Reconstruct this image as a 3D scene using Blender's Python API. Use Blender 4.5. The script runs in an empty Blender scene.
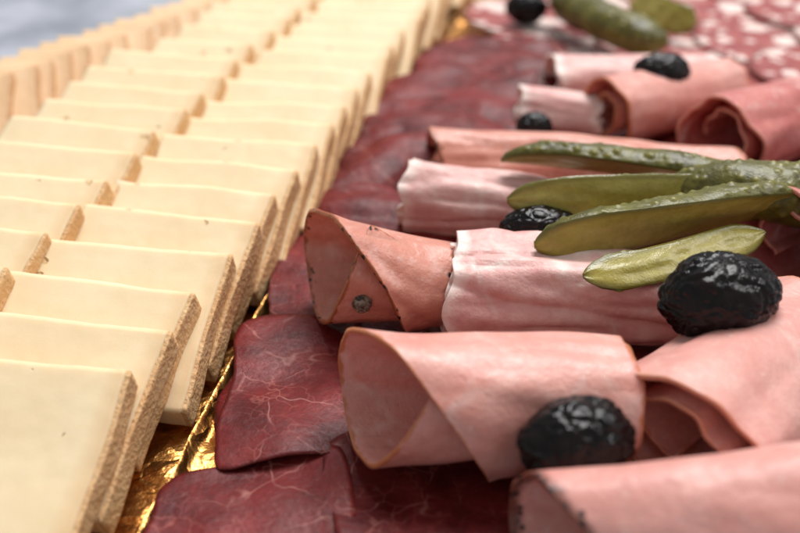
import bpy, math, random
from mathutils import Vector, Matrix, noise, Euler
random.seed(7)
S=0.01
scene=bpy.context.scene
COL=scene.collection
def srgb(r,g,b):
    f=lambda c:(c/255/12.92) if c/255<=0.04045 else ((c/255+0.055)/1.055)**2.4
    return (f(r),f(g),f(b),1)
# ---------- camera calibration (plan measured in cm) ----------
HC=11.8; PITCH=math.radians(31); FP=1000.0
cp,sp=math.cos(PITCH),math.sin(PITCH)
def P(u,v,z=0.0):
    a=(u-400)/FP; b=(v-266.5)/FP
    t=(HC-z)/(sp+cp*b)
    return Vector((t*a,t*(cp-sp*b),z))
# ---------- materials ----------
class Mt:
    def __init__(s,name,scale=100,rand=True):
        s.m=bpy.data.materials.new(name); s.m.use_nodes=True
        s.nt=s.m.node_tree; s.N=s.nt.nodes; s.L=s.nt.links
        s.b=s.N['Principled BSDF']
        tc=s.N.new('ShaderNodeTexCoord'); s.tc=tc
        vm=s.N.new('ShaderNodeVectorMath'); vm.operation='SCALE'; vm.inputs[3].default_value=scale
        s.L.new(tc.outputs['Object'],vm.inputs[0]); s.raw=vm.outputs[0]
        if rand:
            oi=s.N.new('ShaderNodeObjectInfo')
            ad=s.N.new('ShaderNodeVectorMath'); ad.operation='MULTIPLY_ADD'
            cb=s.N.new('ShaderNodeCombineXYZ')
            for i in range(3): s.L.new(oi.outputs['Random'],cb.inputs[i])
            s.L.new(cb.outputs[0],ad.inputs[0]); ad.inputs[1].default_value=(37,53,71)
            s.L.new(s.raw,ad.inputs[2]); s.v=ad.outputs[0]; s.rnd=oi.outputs['Random']
        else: s.v=s.raw
    def noise(s,sc,det=4,rough=.55,dist=0,vec=None):
        n=s.N.new('ShaderNodeTexNoise'); n.inputs['Scale'].default_value=sc; n.inputs['Detail'].default_value=min(det,4)
        n.inputs['Roughness'].default_value=rough; n.inputs['Distortion'].default_value=dist
        s.L.new(vec or s.v,n.inputs['Vector']); return n
    def vor(s,sc,feat='F1',vec=None,rnd=1):
        n=s.N.new('ShaderNodeTexVoronoi'); n.feature=feat; n.inputs['Scale'].default_value=sc
        n.inputs['Randomness'].default_value=rnd
        s.L.new(vec or s.v,n.inputs['Vector']); return n
    def warp(s,amt,sc,vec=None):
        n=s.noise(sc,2,vec=vec); ad=s.N.new('ShaderNodeVectorMath'); ad.operation='MULTIPLY_ADD'
        s.L.new(n.outputs['Color'],ad.inputs[0]); ad.inputs[1].default_value=(amt,)*3
        s.L.new(vec or s.v,ad.inputs[2]); return ad.outputs[0]
    def stretch(s,x,y,z,vec=None):
        n=s.N.new('ShaderNodeVectorMath'); n.operation='MULTIPLY'; s.L.new(vec or s.v,n.inputs[0]); n.inputs[1].default_value=(x,y,z); return n.outputs[0]
    def mr(s,sock,a,b,c=0,d=1):
        n=s.N.new('ShaderNodeMapRange'); s.L.new(sock,n.inputs[0])
        for i,x in zip((1,2,3,4),(a,b,c,d)): n.inputs[i].default_value=x
        return n.outputs[0]
    def mix(s,f,a,b,mode='MIX'):
        n=s.N.new('ShaderNodeMix'); n.data_type='RGBA'; n.blend_type=mode
        if isinstance(f,(int,float)): n.inputs[0].default_value=f
        else: s.L.new(f,n.inputs[0])
        for i,x in ((6,a),(7,b)):
            if isinstance(x,tuple): n.inputs[i].default_value=x
            else: s.L.new(x,n.inputs[i])
        return n.outputs[2]
    def math(s,op,a,b):
        n=s.N.new('ShaderNodeMath'); n.operation=op
        for i,x in enumerate((a,b)):
            if isinstance(x,(int,float)): n.inputs[i].default_value=x
            else: s.L.new(x,n.inputs[i])
        return n.outputs[0]
    def attr(s,name):
        n=s.N.new('ShaderNodeAttribute'); n.attribute_name=name; return n.outputs['Fac']
    def bump(s,h,strength=.5,dist=.0005,prev=None):
        n=s.N.new('ShaderNodeBump'); n.inputs['Strength'].default_value=strength; n.inputs['Distance'].default_value=dist
        s.L.new(h,n.inputs['Height'])
        if prev: s.L.new(prev,n.inputs['Normal'])
        return n.outputs[0]
    def done(s,col=None,nor=None,rough=.5,sss=0,rad=(1,.35,.2),ssc=.003,metal=0,coat=0,spec=.5,crough=.2):
        b=s.b
        if col is not None:
            if isinstance(col,tuple): b.inputs['Base Color'].default_value=col
            else: s.L.new(col,b.inputs['Base Color'])
        if nor: s.L.new(nor,b.inputs['Normal'])
        if isinstance(rough,(int,float)): b.inputs['Roughness'].default_value=rough
        else: s.L.new(rough,b.inputs['Roughness'])
        b.inputs['Metallic'].default_value=metal
        b.inputs['Subsurface Weight'].default_value=sss; b.inputs['Subsurface Radius'].default_value=rad
        b.inputs['Subsurface Scale'].default_value=ssc
        b.inputs['Coat Weight'].default_value=coat; b.inputs['Coat Roughness'].default_value=crough
        b.inputs['Specular IOR Level'].default_value=spec
        return s.m

def ham_mat(name,c1,c2,rimc,veinc=(246,224,214),vein=.35,rimw=.06,pepper=0,rough=.36,blotch=.6,coat=.08):
    m=Mt(name)
    n1=m.noise(.7,4,.6,.6); c=m.mix(m.mr(n1.outputs['Fac'],.35,.65),srgb(*c1),srgb(*c2))
    n2=m.noise(5,4,.7); c=m.mix(m.mr(n2.outputs['Fac'],.35,.7,0,.32),c,tuple(list(x*.7 for x in srgb(*c1)[:3])+[1]))
    w=m.warp(1.3,.8); ve=m.vor(.55,'DISTANCE_TO_EDGE',w)
    n3=m.noise(1.1,3); thr=m.mr(n3.outputs['Fac'],.42,.68,0,vein)
    f=m.math('MULTIPLY',m.mr(ve.outputs['Distance'],0,.07,1,0),thr)
    c=m.mix(f,c,srgb(*veinc))
    fl=m.vor(2.6,'F1',m.warp(.5,2)); fs=m.mr(fl.outputs['Distance'],.10,.2,1,0)
    c=m.mix(m.math('MULTIPLY',fs,.3*blotch),c,srgb(*veinc))
    ed=m.attr('edge_dist'); n4=m.noise(4,2)
    e=m.math('ADD',ed,m.mr(n4.outputs['Fac'],.3,.7,-.05,.05))
    c=m.mix(m.mr(e,rimw*.3,rimw,.9,0),c,srgb(*rimc))
    if pepper:
        pv=m.vor(7,'F1'); pf=m.math('MULTIPLY',m.mr(pv.outputs['Distance'],.3,.45,1,0),m.mr(e,.07*pepper,.13*pepper,1,0))
        n5=m.noise(2.2,2); pf=m.math('MULTIPLY',pf,m.mr(n5.outputs['Fac'],.44,.5))
        c=m.mix(pf,c,(.02,.012,.01,1))
    h=m.bump(m.noise(14,4,.65).outputs['Fac'],.35,.0004)
    h=m.bump(m.noise(3,3).outputs['Fac'],.4,.0009,h)
    rr=m.mr(n2.outputs['Fac'],.3,.7,rough-.08,rough+.14)
    return m.done(c,h,rr,.16,ssc=.0025,coat=coat)
HAM=ham_mat('cooked_ham',(222,148,134),(235,172,158),(196,118,74),rimw=.08)
HAMI=ham_mat('folded_ham',(226,154,142),(238,180,168),(216,146,118),rimw=.05)
HAMB=ham_mat('smoked_ham',(210,134,114),(224,156,136),(160,90,52),pepper=1.1,vein=.3,rimw=.08)
HAMP=ham_mat('pale_ham',(226,160,154),(243,200,190),(250,226,216),vein=.8,rimw=.3,rough=.46,coat=0)
HAMR=ham_mat('red_ham',(192,96,90),(216,134,124),(214,146,126),vein=.8)
HAMPEP=ham_mat('peppered_ham',(222,152,140),(235,172,160),(100,46,26),pepper=2.4,rimw=.22)
def beef_mat():
    m=Mt('dried_beef')
    n1=m.noise(.8,4,.6,.4); c=m.mix(m.mr(n1.outputs['Fac'],.35,.65),srgb(86,17,18),srgb(134,46,44))
    n2=m.noise(9,4,.7); c=m.mix(m.mr(n2.outputs['Fac'],.35,.65,0,.35),c,srgb(60,11,12))
    n3=m.noise(1.3,3)
    w=m.warp(.6,1.2); ve=m.vor(.75,'DISTANCE_TO_EDGE',w)
    f=m.math('MULTIPLY',m.mr(ve.outputs['Distance'],.0,.018,1,0),m.mr(n3.outputs['Fac'],.44,.62,0,.42))
    c=m.mix(f,c,srgb(210,150,138))
    w2=m.warp(.4,2.6); v2=m.vor(2.2,'DISTANCE_TO_EDGE',w2); n5=m.noise(.9,3)
    f2=m.math('MULTIPLY',m.mr(v2.outputs['Distance'],0,.04,1,0),m.mr(n5.outputs['Fac'],.45,.65,0,.32))
    c=m.mix(f2,c,srgb(200,126,114))
    n6=m.noise(1.8,4,.7); c=m.mix(m.mr(n6.outputs['Fac'],.58,.75,0,.18),c,srgb(180,94,84))
    e=m.math('ADD',m.attr('edge_dist'),m.mr(n3.outputs['Fac'],.3,.7,-.06,.06))
    c=m.mix(m.mr(e,.0,.06,.6,0),c,srgb(62,14,12))
    h=m.bump(n2.outputs['Fac'],.3,.0004); h=m.bump(m.noise(2.2,3).outputs['Fac'],.35,.0010,h)
    return m.done(c,h,m.mr(n2.outputs['Fac'],.3,.7,.36,.52),.08,ssc=.0015,spec=.24)
BEEF=beef_mat()
def salami_mat():
    m=Mt('salami')
    n1=m.noise(1.5,3); c=m.mix(m.mr(n1.outputs['Fac'],.35,.65),srgb(144,56,54),srgb(174,88,82))
    w=m.warp(.6,1.4); v=m.vor(.72,'F1',w); sx=m.N.new('ShaderNodeSeparateColor'); m.L.new(v.outputs['Color'],sx.inputs[0])
    sz=m.mr(sx.outputs[0],0,1,.2,.5)
    f=m.math('LESS_THAN',v.outputs['Distance'],sz)
    v2=m.vor(1.8,'F1',m.warp(.3,3)); f2=m.mr(v2.outputs['Distance'],.26,.3,1,0); n4=m.noise(1,2)
    f2=m.math('MULTIPLY',f2,m.mr(n4.outputs['Fac'],.42,.5))
    ff=m.math('MAXIMUM',f,m.math('MULTIPLY',f2,.85))
    c=m.mix(m.math('MULTIPLY',ff,.95),c,srgb(244,220,210))
    c=m.mix(m.mr(m.attr('edge_dist'),.03,.12,.8,0),c,srgb(130,70,60))
    h=m.bump(m.noise(8,4).outputs['Fac'],.5,.0006)
    return m.done(c,h,.4,.05,ssc=.001,coat=.05)
SALAMI=salami_mat()
def cheese_mat(name,a,b,d,edge):
    m=Mt(name)
    n=m.noise(.6,3); c=m.mix(m.mr(n.outputs['Fac'],.3,.7),srgb(*a),srgb(*b))
    n2=m.noise(7,4,.7); c=m.mix(m.mr(n2.outputs['Fac'],.45,.8,0,.18),c,srgb(*d))
    sx=m.N.new('ShaderNodeSeparateXYZ'); m.L.new(m.raw,sx.inputs[0])
    c=m.mix(m.mr(sx.outputs[0],-.4,.02,0,.7),c,srgb(*edge))
    v=m.vor(1.3,'F1',m.warp(.25,4)); hole=m.mr(v.outputs['Distance'],.08,.13,1,0)
    sel=m.math('GREATER_THAN',m.noise(.9,1).outputs['Fac'],.43)
    hole=m.math('MULTIPLY',hole,sel)
    c=m.mix(m.math('MULTIPLY',hole,.5),c,srgb(206,160,98))
    h=m.bump(n2.outputs['Fac'],.12,.0004)
    h=m.bump(m.math('MULTIPLY',hole,-1),.8,.0012,h)
    return m.done(c,h,.5,.3,(1,.7,.35),.003,spec=.3)
CHEESE=cheese_mat('cheese_paste',(234,209,168),(240,219,182),(226,196,148),(220,176,126))
CHEESEB=cheese_mat('tan_cheese_paste',(224,186,142),(232,198,158),(204,158,112),(204,156,110))
def rind_mat(name,a,b,d):
    m=Mt(name)
    n=m.noise(2.5,4,.7); c=m.mix(m.mr(n.outputs['Fac'],.35,.65),srgb(*a),srgb(*b))
    v=m.vor(9,'F1',m.warp(.2,6)); c=m.mix(m.mr(v.outputs['Distance'],.05,.3,.3,0),c,srgb(*d))
    n2=m.noise(14,3,.7); c=m.mix(m.mr(n2.outputs['Fac'],.5,.75,0,.25),c,srgb(*d))
    h=m.bump(v.outputs['Distance'],.5,.0006); h=m.bump(n2.outputs['Fac'],.3,.0004,h)
    return m.done(c,h,.65,.15,(1,.6,.3),.002,spec=.3)
RIND=rind_mat('cheese_rind',(210,162,112),(224,184,136),(178,122,76))
RINDB=rind_mat('brown_cheese_rind',(198,146,100),(216,170,124),(156,102,64))
def olive_mat():
    m=Mt('olive_skin')
    n=m.noise(3,3); c=m.mix(m.mr(n.outputs['Fac'],.4,.7),(.003,.002,.002,1),(.014,.007,.006,1))
    h=m.bump(m.noise(6,3,.6,.6).outputs['Fac'],.35,.0006)
    return m.done(c,h,m.mr(n.outputs['Fac'],.3,.7,.12,.24),spec=.26)
OLIVE=olive_mat()
def corn_skin():
    m=Mt('cornichon_skin')
    n=m.noise(1.6,4); c=m.mix(m.mr(n.outputs['Fac'],.35,.65),srgb(74,70,20),srgb(108,102,34))
    a=m.attr('wart'); c=m.mix(m.mr(a,.1,.8,0,.55),c,srgb(148,138,62))
    n2=m.noise(11,3); c=m.mix(m.mr(n2.outputs['Fac'],.5,.7,0,.5),c,srgb(44,42,10))
    h=m.bump(m.noise(9,3).outputs['Fac'],.4,.0005)
    return m.done(c,h,.38,.12,(.6,.6,.15),.002,coat=.05,spec=.38)
def corn_flesh():
    m=Mt('cornichon_flesh')
    n=m.noise(1.3,4,vec=m.stretch(.5,1.6,1)); c=m.mix(m.mr(n.outputs['Fac'],.35,.65),srgb(154,140,52),srgb(184,170,86))
    n2=m.noise(5,4,.7); c=m.mix(m.mr(n2.outputs['Fac'],.45,.7,0,.4),c,srgb(122,108,34))
    c=m.mix(m.mr(m.attr('edge_dist'),.02,.14,.85,0),c,srgb(98,92,30))
    h=m.bump(n2.outputs['Fac'],.4,.0006)
    return m.done(c,h,.3,.2,(.8,.8,.2),.002,coat=.15)
CSK,CFL=corn_skin(),corn_flesh()
def gold_mat():
    m=Mt('gold_foil',rand=False)
    c=m.mix(m.mr(m.noise(.6,3).outputs['Fac'],.3,.7),srgb(184,120,58),srgb(222,168,98))
    w=m.warp(.8,1.2); v=m.vor(1.3,'DISTANCE_TO_EDGE',w); 
    h=m.bump(v.outputs['Distance'],.6,.002); h=m.bump(m.noise(3,3,.6).outputs['Fac'],.4,.001,h)
    return m.done(c,h,.3,metal=1)
GOLD=gold_mat()
def table_mat():
    m=Mt('grey_cloth',rand=False)
    n=m.noise(.12,4,.6); c=m.mix(m.mr(n.outputs['Fac'],.38,.62),srgb(128,132,142),srgb(190,192,200))
    return m.done(c,m.bump(m.noise(3,3).outputs['Fac'],.2,.0005),.7)
TABLE=table_mat()
def pepper_mat():
    m=Mt('peppercorn_husk')
    n=m.noise(9,3); c=m.mix(m.mr(n.outputs['Fac'],.4,.65),srgb(60,50,40),srgb(165,150,130))
    return m.done(c,m.bump(m.noise(14,3,dist=1).outputs['Fac'],.8,.0004),.4,coat=.2)
PEPPER=pepper_mat()

# ---------- mesh helpers ----------
def mk(name,verts,faces,org,mats,attrs=None,parent=None,smooth=True,fm=None,local=False):
    me=bpy.data.meshes.new(name)
    o=Vector((0,0,0)) if local else org
    me.from_pydata([((Vector(v)-o)*S)[:] for v in verts],[],faces)
    for m in (mats if isinstance(mats,list) else [mats]): me.materials.append(m)
    if smooth: me.polygons.foreach_set('use_smooth',[True]*len(me.polygons))
    if fm: me.polygons.foreach_set('material_index',fm)
    for k,vals in (attrs or {}).items():
        a=me.attributes.new(k,'FLOAT','POINT'); a.data.foreach_set('value',vals)
    me.update()
    ob=bpy.data.objects.new(name,me); COL.objects.link(ob)
    if parent: ob.parent=parent
    else: ob.location=org*S
    return ob
def tag(ob,label,cat,group=None,kind=None):
    if label: ob['label']=label
    if cat: ob['category']=cat
    if group: ob['group']=group
    if kind: ob['kind']=kind
    return ob
def solid(ob,t):
    m=ob.modifiers.new('thickness','SOLIDIFY'); m.thickness=t*S; m.offset=0; return ob
def nz(v,s,seed=0): return noise.noise(Vector(v)*s+Vector((seed*7.3,seed*3.1,seed*5.7)))

_seed=[0]
def roll(name,m_px,t_px,r0,r1,mat,label,z0=.12,sq=.85,th_in=470,th_out=-70,thc=190,co=.5,po=2,ci=.3,pi=1.5,dk=.2,cmax=2.6,
         lean=0,flare=0,wob=.1,thick=.08,sq1=None,cat='ham',group='rolled ham slices',NS=52,NT=130,wave=.15,lay=.04,zc=.15,crease=0):
    """slice of meat rolled about an axis; co/ci: how far the lip of the outer / inner wrap steps back"""
    _seed[0]+=1; sd=_seed[0]
    sq1=sq1 or sq
    A=P(*m_px,z0+r0*sq); B=P(*t_px,z0+r1*sq1)
    A.z=B.z=0
    ax=(B-A); Ln=ax.length; ax.normalize(); pr=Vector((ax.y,-ax.x,0))
    V=[];F=[];E=[]
    for i in range(NS+1):
        t=i/NS; s=t**1.35
        rw=r0+(r1-r0)*s; rh=r0*sq+(r1*sq1-r0*sq)*s
        for j in range(NT+1):
            th=th_in+(th_out-th_in)*j/NT
            k=1-dk*(th-th_out)/360
            k*=1+flare*(1-s)**3
            r=math.radians(th); c_,s_=math.cos(r),math.sin(r)
            base=Vector((c_*2,s_*2,s*Ln*.5))
            d=nz(base,.55,sd)*wob*1.6+nz(base,1.5,sd+3)*wob*.5
            if crease: d-=crease*max(0,1-abs(nz((c_*1.6,s_*1.6,s*Ln*.25),1.2,sd+7))*6)
            d+=-lay*max(0,(th-th_out-300)/360)*(1+nz((s*3,th/90,0),1,sd))
            kk=k+d/max(.3,rw)
            zz=rh*(1+kk*s_)
            if zz<zc: zz=zc*math.exp((zz-zc)/.4)
            q=co*((thc-th)/190)**po if th<thc else ci*((th-thc)/180)**pi
            q=cmax*math.tanh(q/cmax)
            sh=(1-s)**1.3*(q+lean*s_+nz((c_,s_,th/200),1.3,sd+5)*wave)
            sh2=s*nz((c_,s_,2+th/200),1.3,sd+9)*.3
            p=A+ax*(s*Ln+sh+sh2)+pr*(rw*kk*c_)+Vector((0,0,z0+zz))
            V.append(p)
            E.append(min(s*Ln,(1-s)*Ln,abs(th-th_out)/57.3*rw, abs(th_in-th)/57.3*rw+.02))
    for i in range(NS):
        for j in range(NT):
            a=i*(NT+1)+j; F.append((a,a+1,a+NT+2,a+NT+1))
    org=(A+B)/2+Vector((0,0,z0))
    ob=mk(name,V,F,org,mat,{'edge_dist':E}); solid(ob,thick)
    return tag(ob,label,cat,group)

def smooth_closed(pts,n):
    out=[];m=len(pts)
    for i in range(n):
        f=i*m/n; k=int(f); t=f-k
        p0,p1,p2,p3=[Vector(pts[(k+d-1)%m]) for d in range(4)]
        out.append(.5*((2*p1)+(-p0+p2)*t+(2*p0-5*p1+4*p2-p3)*t*t+(-p0+3*p1-3*p2+p3)*t**3))
    return out
def sheet(name,outline,z,mat,label,cat,group,amp=.12,thick=.12,tilt=(0,0),dome=0,nr=16,na=96,curl=0,jag=.05,ridge=0):
    """outline: list of plan xy (cm)"""
    _seed[0]+=1; sd=_seed[0]
    pts=smooth_closed([(p[0],p[1],0) for p in outline],na)
    c=sum(pts,Vector())/na
    V=[];F=[];E=[]
    for i in range(nr+1):
        s=(i/nr)
        for j in range(na):
            d=pts[j]-c; rr=d.length
            e=1+nz(pts[j],1.6,sd)*jag
            p=c+d*s*e
            x,y=(p-c).x,(p-c).y
            h=amp*(nz(p,.45,sd)*1.3+nz(p,1.1,sd+2)*.6)+tilt[0]*x+tilt[1]*y+dome*(1-s**4)+curl*s**4*nz(p,.5,sd+6)*2
            if ridge: h+=ridge*(1-s**3)*abs(nz((x*.25,y*.9,sd),1,sd+4))*2
            V.append(Vector((p.x,p.y,z+h))); E.append(rr*(1-s))
            if i==0: break
    def id(i,j): return 0 if i==0 else 1+(i-1)*na+(j%na)
    for j in range(na): F.append((0,id(1,j),id(1,j+1)))
    for i in range(1,nr):
        for j in range(na): F.append((id(i,j),id(i+1,j),id(i+1,j+1),id(i,j+1)))
    ob=mk(name,V,F,Vector((c.x,c.y,z)),mat,{'edge_dist':E}); solid(ob,thick)
    return tag(ob,label,cat,group)
def px(pts,z): return [P(u,v,z)[:2] for u,v in pts]
def disc(x,y,r,n=14,seed=0,el=1):
    return [(x+r*el*math.cos(i/n*6.2832)*(1+.05*nz((i,seed,0),.7)),y+r*math.sin(i/n*6.2832)*(1+.05*nz((i,seed,5),.7))) for i in range(n)]

# ---------- table and boards ----------
def grid(name,fn,nu,nv,mat,org):
    V=[fn(i/nu,j/nv) for i in range(nu+1) for j in range(nv+1)]
    F=[(i*(nv+1)+j,(i+1)*(nv+1)+j,(i+1)*(nv+1)+j+1,i*(nv+1)+j+1) for i in range(nu) for j in range(nv)]
    return mk(name,V,F,org,mat)
tb=grid('table',lambda u,v:Vector((-250+500*u,-40+500*v,-.6)),4,4,TABLE,Vector((0,0,-.6)))
tag(tb,'grey cloth covered table under the platter','table',kind='structure')
RP=[(-5.1,5),(-4.0,11.7),(-2.4,20.9),(2.1,38.2),(5.2,50)]
def rimx(y):
    for (x0,y0),(x1,y1) in zip(RP,RP[1:]):
        if y<=y1 or (x1,y1)==RP[-1]:
            return x0+(x1-x0)*(y-y0)/(y1-y0)
def meatboard(u,v):
    y=6+42*v
    d=(u**2.2)*24
    h=.2*math.exp(-(d/.14)**2)+ (nz((d,y,0),1.1)*.07+nz((d,y,3),2.6)*.035)*math.exp(-d/2.5)*min(1,d*3)
    x=rimx(y)+d+nz((y,0,0),.9)*.08*math.exp(-d)+nz((y,0,4),2)*.02*math.exp(-d)
    return Vector((x,y,.0+max(h,-.05)))
mb=grid('gold_board',meatboard,90,420,GOLD,Vector((6,26,0))); solid(mb,.02)
tag(mb,'gold foil cardboard tray with crinkled rim under meats','tray')
def cheeseboard(u,v):
    y=6+42*v; x1=rimx(y)+.1; x0=-13.2 if y<26.5 else -13.2+(y-26.5)*.72
    x0=min(x0,x1-2)
    return Vector((x0+(x1-x0)*u,y,-.16+nz((x0*u,y,0),.8)*.04))
cb=grid('gold_board',cheeseboard,60,160,GOLD,Vector((-8,24,-.16))); solid(cb,.03)
tag(cb,'gold foil cardboard tray under the cheese slices','tray')

# ---------- cheese ----------
def rbox(lo,hi,n,r,disp,seed):
    V=[];F=[];idx={}
    def vid(i,j,k):
        if (i,j,k) not in idx:
            q=Vector([lo[a]+(hi[a]-lo[a])*(i,j,k)[a]/n[a] for a in range(3)])
            inn=Vector([min(max(q[a],lo[a]+r),hi[a]-r) for a in range(3)])
            d=q-inn
            if d.length>1e-6: q=inn+d.normalized()*r
            q=q+Vector((nz(q,.7,seed),nz(q,.7,seed+1),nz(q,.5,seed+2)))*disp+Vector((nz(q,4,seed),nz(q,4,seed+1),nz(q,4,seed+2)))*disp*.15
            idx[(i,j,k)]=len(V); V.append(q)
        return idx[(i,j,k)]
    nx,ny,nz_=n
    for i in range(nx):
        for j in range(ny):
            F.append((vid(i,j,0),vid(i,j+1,0),vid(i+1,j+1,0),vid(i+1,j,0)))
            F.append((vid(i,j,nz_),vid(i+1,j,nz_),vid(i+1,j+1,nz_),vid(i,j+1,nz_)))
    for i in range(nx):
        for k in range(nz_):
            F.append((vid(i,0,k),vid(i+1,0,k),vid(i+1,0,k+1),vid(i,0,k+1)))
            F.append((vid(i,ny,k),vid(i,ny,k+1),vid(i+1,ny,k+1),vid(i+1,ny,k)))
    for j in range(ny):
        for k in range(nz_):
            F.append((vid(0,j,k),vid(0,j,k+1),vid(0,j+1,k+1),vid(0,j+1,k)))
            F.append((vid(nx,j,k),vid(nx,j+1,k),vid(nx,j+1,k+1),vid(nx,j,k+1)))
    return V,F
def cheese_variant(W,L,T,seed,rm,pm=None,rt=.05):
    V,F=rbox((-W,-L,-T),(-.02,0,0),(44,36,8),.014,.07,seed)
    a=mk('cheese_slice',V,F,Vector((0,0,0)),pm or CHEESE)
    V,F=rbox((-.05,-L+.0,-T+.0),(rt,-.003,-.003),(5,44,10),.018,.07,seed)
    b=mk('rind',V,F,Vector((0,0,0)),rm,parent=a)
    return a,b
TH=math.radians(22.5)
varB=[cheese_variant(3.9+random.uniform(-.1,.1),3.5,random.choice((.50,.52,.54)),i*11+1,RIND) for i in range(8)]
varA=[cheese_variant(2.9,3.5,.52,i*11+91,RIND) for i in range(3)]
varC=[cheese_variant(2.0,2.6,.34,i*11+131,RINDB,CHEESEB,.08) for i in range(3)]
def place(var,loc,th,yaw,label,group,rl=0):
    a,b=var
    na=a.copy(); nb=b.copy(); nb.parent=na
    COL.objects.link(na); COL.objects.link(nb)
    na.location=loc*S
    na.rotation_euler=Euler((th,rl,yaw),'XYZ')
    tag(na,label,'cheese',group)
    return na
LB='cream coloured cheese slice with porous tan rind, leaning in a row'
def row(x0,y0,ang,n,sp_,yaw,vars_,zt,label,group,far=None,vf=None,th=TH):
    for i in range(n):
        d=i*sp_
        a=math.radians(ang)
        x=x0+d*math.sin(a)+random.uniform(-.14,.14); y=y0+d*math.cos(a)+random.uniform(-.05,.05)
        vv=vars_ if not far or y<far else vf
        place(random.choice(vv),Vector((x,y,zt+random.uniform(-.03,.03))),th+math.radians(random.uniform(-.6,.8)),math.radians(yaw+random.uniform(-3,3)),label,group,math.radians(random.uniform(-1,1)))
row(-4.42,13.2,14.2,25,1.33,-10,varB,1.84,LB,'leaning cheese slices')
row(-7.1-1.35,17.6-5.4,13.8,25,1.33,-10,varB,2.12,LB,'leaning cheese slices',28.5,varA)
row(-12.3,25.2,33,17,.75,14,varC,1.85,'small tan cheese slice with brown rind, leaning in a row','leaning cheese slices',th=math.radians(25))
for v in varA+varB+varC:
    for o in (v[1],v[0]): bpy.data.objects.remove(o)

# ---------- meat bed ----------
for r in range(7):
    y=8.5+r*2.9
    for c in range(7):
        x=rimx(y)+2.3+c*3.0+(r%2)*.3
        if r==6 and c>5: continue
        z=.2+.05*((r+c)%3)
        sheet('dried_beef_slice',disc(x,y,2.1,seed=r*9+c),z,BEEF,'dark red dried beef slice lying flat on gold board','dried beef','dried beef slices',amp=.1,nr=8,na=48,thick=.05)
def beef(pts,z,**k): 
    k.setdefault('thick',.035)
    return sheet('dried_beef_slice',px(pts,z),z,BEEF,k.pop('label','dark red dried beef slice with fine white fat veins'),'dried beef','dried beef slices',**k)
beef([(164,486),(196,470),(254,462),(330,446),(350,470),(350,575),(250,600),(145,570),(150,520)],.38,amp=.14,curl=.04)
beef([(322,470),(334,438),(380,430),(450,440),(530,455),(575,500),(590,570),(480,610),(370,600),(338,545),(330,505)],.46,amp=.12,curl=.04,label='dark red dried beef slice with white veins beside an olive')
beef([(218,466),(216,432),(231,380),(241,326),(285,316),(330,324),(375,350),(380,420),(345,448),(300,458),(256,467)],.44,amp=.12,curl=.04)
beef([(274,322),(268,290),(280,250),(306,236),(350,250),(360,320),(330,335),(300,328)],.42,amp=.12)
def fold(pts,z,**k):
    return beef(pts,z,dome=.12,amp=.16,nr=30,na=140,jag=.14,curl=.12,ridge=.1,label='dark red dried beef slice folded softly over its neighbour',thick=.04,tilt=(.03,.13),**k)
fold([(292,256),(296,222),(318,200),(400,196),(460,205),(450,255),(380,266),(330,264)],.42)
fold([(310,218),(312,184),(338,158),(430,152),(480,170),(470,215),(400,226),(345,224)],.55)
fold([(328,182),(340,142),(366,114),(450,110),(510,130),(500,172),(430,186),(365,184)],.65)
fold([(356,144),(364,110),(390,86),(470,80),(540,95),(530,140),(460,152),(395,150)],.75)
fold([(392,112),(402,85),(432,62),(500,60),(560,76),(545,112),(490,124),(430,118)],.8)
fold([(411,84),(421,62),(455,46),(520,48),(560,60),(540,88),(490,96),(440,92)],.75)

# ---------- ham rolls ----------
def H(a,b,r0,r1,mat,label,**k): return roll('rolled_ham',a,b,r0,r1,mat,label,**k)
H((336,396),(625,400),1.22,1.12,HAM,'pink cooked ham slice rolled into open cone with browned edge',th_in=430,th_out=-105,co=3.0,po=2.4,ci=1.25,pi=2.0,dk=.15,cmax=2.5,flare=.08,sq=.98,z0=.5,wob=.12,wave=.06,zc=.05)
H((302,268),(455,282),1.22,.84,HAMB,'smoked salmon-pink ham rolled into cone with peppered edge',th_in=440,th_out=-95,co=2.5,po=2.4,ci=.9,pi=1.8,cmax=2.1,dk=.15,flare=.07,sq=.98,z0=.45,wave=.06,zc=.05)
H((448,282),(715,301),1.1,.95,HAMP,'pale pink ham with white fat edge, folded into a flat roll',th_in=600,th_out=-50,co=.1,po=1.5,ci=.05,pi=1,dk=.24,lean=.05,sq=.92,z0=.42,wob=.2,wave=.3,lay=0,crease=.09)
H((403,192),(570,213),.97,.8,HAMP,'pale pink ham with creamy fat edge, folded into a roll',th_in=600,th_out=-50,co=.15,ci=.05,dk=.26,lean=.05,sq=.88,wob=.18,z0=.3,lay=0,crease=.08,wave=.25)
H((425,157),(735,176),.88,.85,HAMB,'smoked salmon-pink ham roll with dark rind edge',th_in=520,th_out=-60,co=.6,ci=.2,dk=.2,sq=.85,wob=.16,z0=.3)
H((516,108),(600,118),.75,.65,HAMP,'small pale ham slice folded beside black olive',th_in=500,th_out=-40,co=.3,ci=.1,dk=.3,sq=.9,z0=.4,lay=0)
H((600,110),(728,84),1.05,.9,HAM,'pink ham rolled tightly with spiral open end',th_in=560,th_out=-60,co=.2,ci=.08,pi=1,dk=.4,cmax=1,sq=.97,flare=.05,wob=.06,z0=.4,lay=0,wave=.06)
H((548,80),(710,78),.9,.8,HAMP,'pale pink ham roll carrying a black olive',th_in=500,th_out=-40,co=.2,ci=.1,dk=.3,sq=.85,z0=.4,lay=0)
H((713,140),(835,100),1.2,1.05,HAMR,'deep coral pink ham rolled into an open cone',th_in=560,th_out=-60,co=.4,po=2,ci=.2,dk=.3,cmax=1.2,sq=.95,flare=.08,wob=.12,lay=0,z0=.3)
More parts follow.
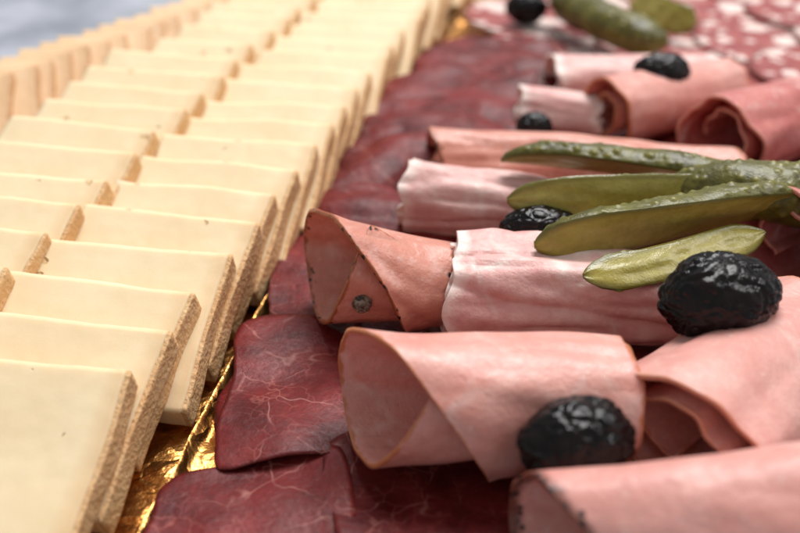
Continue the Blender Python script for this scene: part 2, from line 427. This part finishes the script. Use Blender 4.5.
H((782,246),(880,200),1.35,1.1,HAMR,'reddish ham roll with marbled folded edge',th_in=600,th_out=-60,co=.2,ci=.1,dk=.34,cmax=.9,sq=.98,z0=.6,lay=0)
H((640,232),(790,225),.8,.7,HAM,'pink ham roll lying under the cornichon fan',th_in=500,th_out=-60,co=.2,ci=.2,dk=.2,sq=.8)
H((790,318),(930,298),.85,.9,HAM,'pink ham roll lying beside a black olive',th_in=500,th_out=-60,co=.2,ci=.2,dk=.2,sq=.65)
H((662,440),(800,328),1.5,1.4,HAMI,'large pink ham slice rolled into a loose spiral',th_in=640,th_out=-40,co=.4,po=2,ci=.1,pi=1,cmax=1.0,dk=.34,lean=-.15,flare=.06,sq=.78,z0=.3,wob=.14,wave=.12,lay=0,zc=.1)
H((512,545),(860,535),1.0,1.42,HAMPEP,'pink ham roll with black peppered rind edge',th_in=430,th_out=-90,co=2.2,po=2.2,ci=1.0,pi=2,cmax=2.1,dk=.14,sq=.97,z0=.42,wave=.06,zc=.05)

# ---------- salami ----------
for r in range(5):
    y=30.2+r*3.3
    for c in range(7):
        x=rimx(y)+3.4+c*3.5+(r%2)*1.6
        if x>y*.43+4 : continue
        y_=y+1.2 if (r==0 and x<8.5) else y
        sheet('salami_slice',disc(x,y_,2.75,seed=r*17+c),.55+.06*c,SALAMI,'round salami slice flecked with white fat, shingled','salami','shingled salami slices',amp=.05,nr=8,na=56,thick=.1,tilt=(-.03,-.01),jag=.03)

# ---------- olives ----------
def olive(u,v,zc,a,b,c,yaw,label,seed,rollx=0):
    nu,nv=130,90; V=[];F=[]
    for i in range(nv+1):
        ph=math.pi*i/nv
        for j in range(nu):
            th=2*math.pi*j/nu
            n=Vector((math.cos(ph),math.sin(ph)*math.cos(th),math.sin(ph)*math.sin(th)))
            q=n.copy(); w=Vector((n.x*1.0,n.y*1.4,n.z*1.4))
            w+=Vector((nz(n,1.7,seed),nz(n,1.7,seed+4),nz(n,1.7,seed+8)))*.9
            r1=1-abs(nz(w,1.2,seed))*2.6; r2=1-abs(nz(w,2.4,seed+2))*2.8; r3=1-abs(nz(w,4.6,seed+2))*3
            d=-.055*max(0,r1)**1.4-.038*max(0,r2)**1.3-.016*max(0,r3)+.07*nz(n,1.1,seed+1)
            q*=1+d
            V.append(Vector((q.x*a,q.y*b,q.z*c)))
    for i in range(nv):
        for j in range(nu):
            F.append((i*nu+j,i*nu+(j+1)%nu,(i+1)*nu+(j+1)%nu,(i+1)*nu+j))
    ob=mk('black_olive',V,F,P(u,v,zc),OLIVE,local=True)
    ob.rotation_euler=(rollx,0,math.radians(yaw))
    return tag(ob,label,'olive','black olives')
olive(719,298,2.6,1.1,.83,.8,16,'wrinkled glossy black olive resting on pink ham rolls',3)
olive(576,443,2.0,.92,.67,.68,14,'wrinkled black olive between ham roll and dried beef',9)
olive(540,227,1.9,.85,.5,.45,5,'black olive tucked beneath the cornichon fan',14)
olive(662,74,2.05,.85,.6,.62,5,'black olive resting on pale ham roll',21)
olive(534,128,1.35,.5,.45,.45,0,'small black olive wedged between ham rolls',25)
olive(527,8,1.3,.8,.62,.6,-5,'black olive lying on salami slices',31)

# ---------- cornichons ----------
def bez(p,t):
    p=[Vector(q) for q in p]
    while len(p)>1: p=[a.lerp(b,t) for a,b in zip(p,p[1:])]
    return p[0]
def spear(name,path,w,hgt,psi,seed,parent=None,org=None,full=False,taper=(.3,.6),bluntb=.9,bulge=.04,pw=.5,wa=.05):
    """half-round spear; psi = tilt of the cut face towards viewer side (deg)"""
    n=210; ns=64; nf=14
    V=[];F=[];FM=[];W=[];E=[]
    for i in range(n+1):
        t=i/n; p=bez(path,t); tg=(bez(path,min(1,t+.01))-bez(path,max(0,t-.01))).normalized()
        side=tg.cross(Vector((0,0,1))).normalized(); up=side.cross(tg).normalized()
        prof=max(.02,math.sin(t/taper[0]*math.pi/2))**pw if t<taper[0] else 1
        if t>taper[1]:
            e=(t-taper[1])/(1-taper[1]); prof*=max(.02,(1-e**3*bluntb))
        if t>.997: prof*=.1
        wd=w(t) if callable(w) else w; hg=hgt(t) if callable(hgt) else hgt
        ps=psi(t) if callable(psi) else psi
        ca,sa=math.cos(math.radians(ps)),math.sin(math.radians(ps))
        nf_dir=up*ca+side*sa; lat=side*ca-up*sa
        cnt=ns+nf
        for j in range(cnt):
            if full or j<=ns:
                a=(2*math.pi*j/cnt) if full else math.pi*j/ns
                d=lat*math.cos(a)*wd*prof-nf_dir*math.sin(a)*hg*prof
                q=p+d
                vd=noise.voronoi(q*3.9+Vector((seed,0,0)))[0][0]
                wt=max(0,1-vd/.5); wt=wt*wt*(3-2*wt)
                edge=1 if full else min(1,math.sin(a)*5)
                dd=d.normalized() if d.length>1e-5 else Vector((0,0,1))
                q=q+dd*(wt*wa*edge+nz(q,1.1,seed)*.08*edge)*min(1,prof*2)
                V.append(q); W.append(wt*edge); E.append(0)
            else:
                f=(j-ns)/nf; x=-1+2*f
                q=p+lat*(x*wd*prof)+nf_dir*(nz((x*1.5,t*6,seed),1.3)*.05+bulge)*(1-x*x)
                V.append(q); W.append(0); E.append((1-abs(x))*wd*prof)
    for i in range(n):
        for j in range(cnt):
            F.append((i*cnt+j,(i+1)*cnt+j,(i+1)*cnt+(j+1)%cnt,i*cnt+(j+1)%cnt))
            FM.append(0 if full or j<ns else 1)
    F.append(tuple(range(cnt))); F.append(tuple(n*cnt+j for j in reversed(range(cnt)))); FM+=[0,0]
    org=org or bez(path,.5)
    return mk(name,V,F,org,[CSK,CFL],{'wart':W,'edge_dist':E},parent=parent,fm=FM)
forg=P(830,195,2.2)
fan=bpy.data.objects.new('cornichon_fan',None); fan.location=forg*S; fan.empty_display_size=.01; COL.objects.link(fan)
tag(fan,'green warty cornichon sliced into a fan over ham rolls','cornichon')
root=P(850,205,2.35)
up_=Vector((0,0,1))
spear('cornichon_slice',[P(501,160,2.15),P(580,156,2.3),P(680,180,2.4),root],.46,lambda t:.46+.15*t,136,2,fan,forg)
spear('cornichon_slice',[P(507,200,2.35),P(590,202,2.45),P(690,192,2.5),root],.5,.5,72,5,fan,forg)
spear('cornichon_slice',[P(534,245,2.3),P(610,240,2.5),P(720,210,2.7),root+up_*.2],lambda t:.5+.12*t,lambda t:.5+.12*t,lambda t:80+60*t,8,fan,forg)
spear('cornichon_slice',[P(583,276,2.35),P(650,272,2.35),P(710,248,2.35),P(765,232,2.4)],.36,.14,34,11,fan,forg,taper=(.25,.75),wa=.03)
spear('cornichon_slice',[P(636,186,2.35),P(720,182,2.75),P(770,195,2.8),root+up_*.2],lambda t:.48+.36*t,lambda t:.42+.3*t,0,15,fan,forg,full=True,taper=(.5,.85),pw=.8)
c2=spear('cornichon',[P(556,-8,1.7),P(590,15,1.8),P(630,38,1.8),P(668,42,1.7)],.7,.6,0,19,full=True,taper=(.2,.7),bluntb=.8)
tag(c2,'whole warty green cornichon lying on salami slices','cornichon')
c3=spear('cornichon',[P(630,2,1.4),P(655,12,1.5),P(675,18,1.5),P(697,24,1.4)],.55,.4,60,23,taper=(.3,.7))
tag(c3,'halved cornichon with pale green flesh on salami','cornichon')

# ---------- peppercorns ----------
def pepper(u,v,z,r,seed,label):
    V=[];F=[];nu,nv=28,18
    for i in range(nv+1):
        ph=math.pi*i/nv
        for j in range(nu):
            th=2*math.pi*j/nu; n=Vector((math.sin(ph)*math.cos(th),math.sin(ph)*math.sin(th),math.cos(ph)))
            V.append(n*r*(1-.18*max(0,1-abs(nz(n,2.2,seed))*4)))
    for i in range(nv):
        for j in range(nu): F.append((i*nu+j,(i+1)*nu+j,(i+1)*nu+(j+1)%nu,i*nu+(j+1)%nu))
    return tag(mk('peppercorn',V,F,P(u,v,z),PEPPER,local=True),label,'peppercorn','peppercorns')
pepper(362,303,1.44,.2,2,'grey black peppercorn stuck on smoked ham roll')

# ---------- light ----------
w=bpy.data.worlds.new('World'); scene.world=w; w.use_nodes=True
bg=w.node_tree.nodes['Background']; bg.inputs[0].default_value=(.93,.97,1,1); bg.inputs[1].default_value=.38
def area(loc,tgt,size,e,col):
    l=bpy.data.lights.new('window_or_fill_light','AREA'); l.size=size; l.energy=e; l.color=col
    o=bpy.data.objects.new('window_or_fill_light',l); COL.objects.link(o); o.location=loc
    o.rotation_euler=(Vector(tgt)-Vector(loc)).to_track_quat('-Z','Y').to_euler()
area((.35,1.3,2.0),(0,.2,0),1.2,63,(1,.99,.99))
area((1.2,.3,1.3),(0,.2,0),.5,7,(1,.99,.98))  # added fill lamp from camera right, not a window
# ---------- camera ----------
cd=bpy.data.cameras.new('camera'); cam=bpy.data.objects.new('camera',cd); COL.objects.link(cam)
cam.location=(0,0,HC*S); cam.rotation_euler=(math.pi/2-PITCH,0,0)
cd.sensor_width=36; cd.lens=45; cd.clip_start=.005; cd.clip_end=50
cd.dof.use_dof=True; cd.dof.focus_distance=.183; cd.dof.aperture_fstop=12
scene.camera=cam
scene.view_settings.view_transform='Standard'; scene.view_settings.look='None'; scene.view_settings.exposure=0
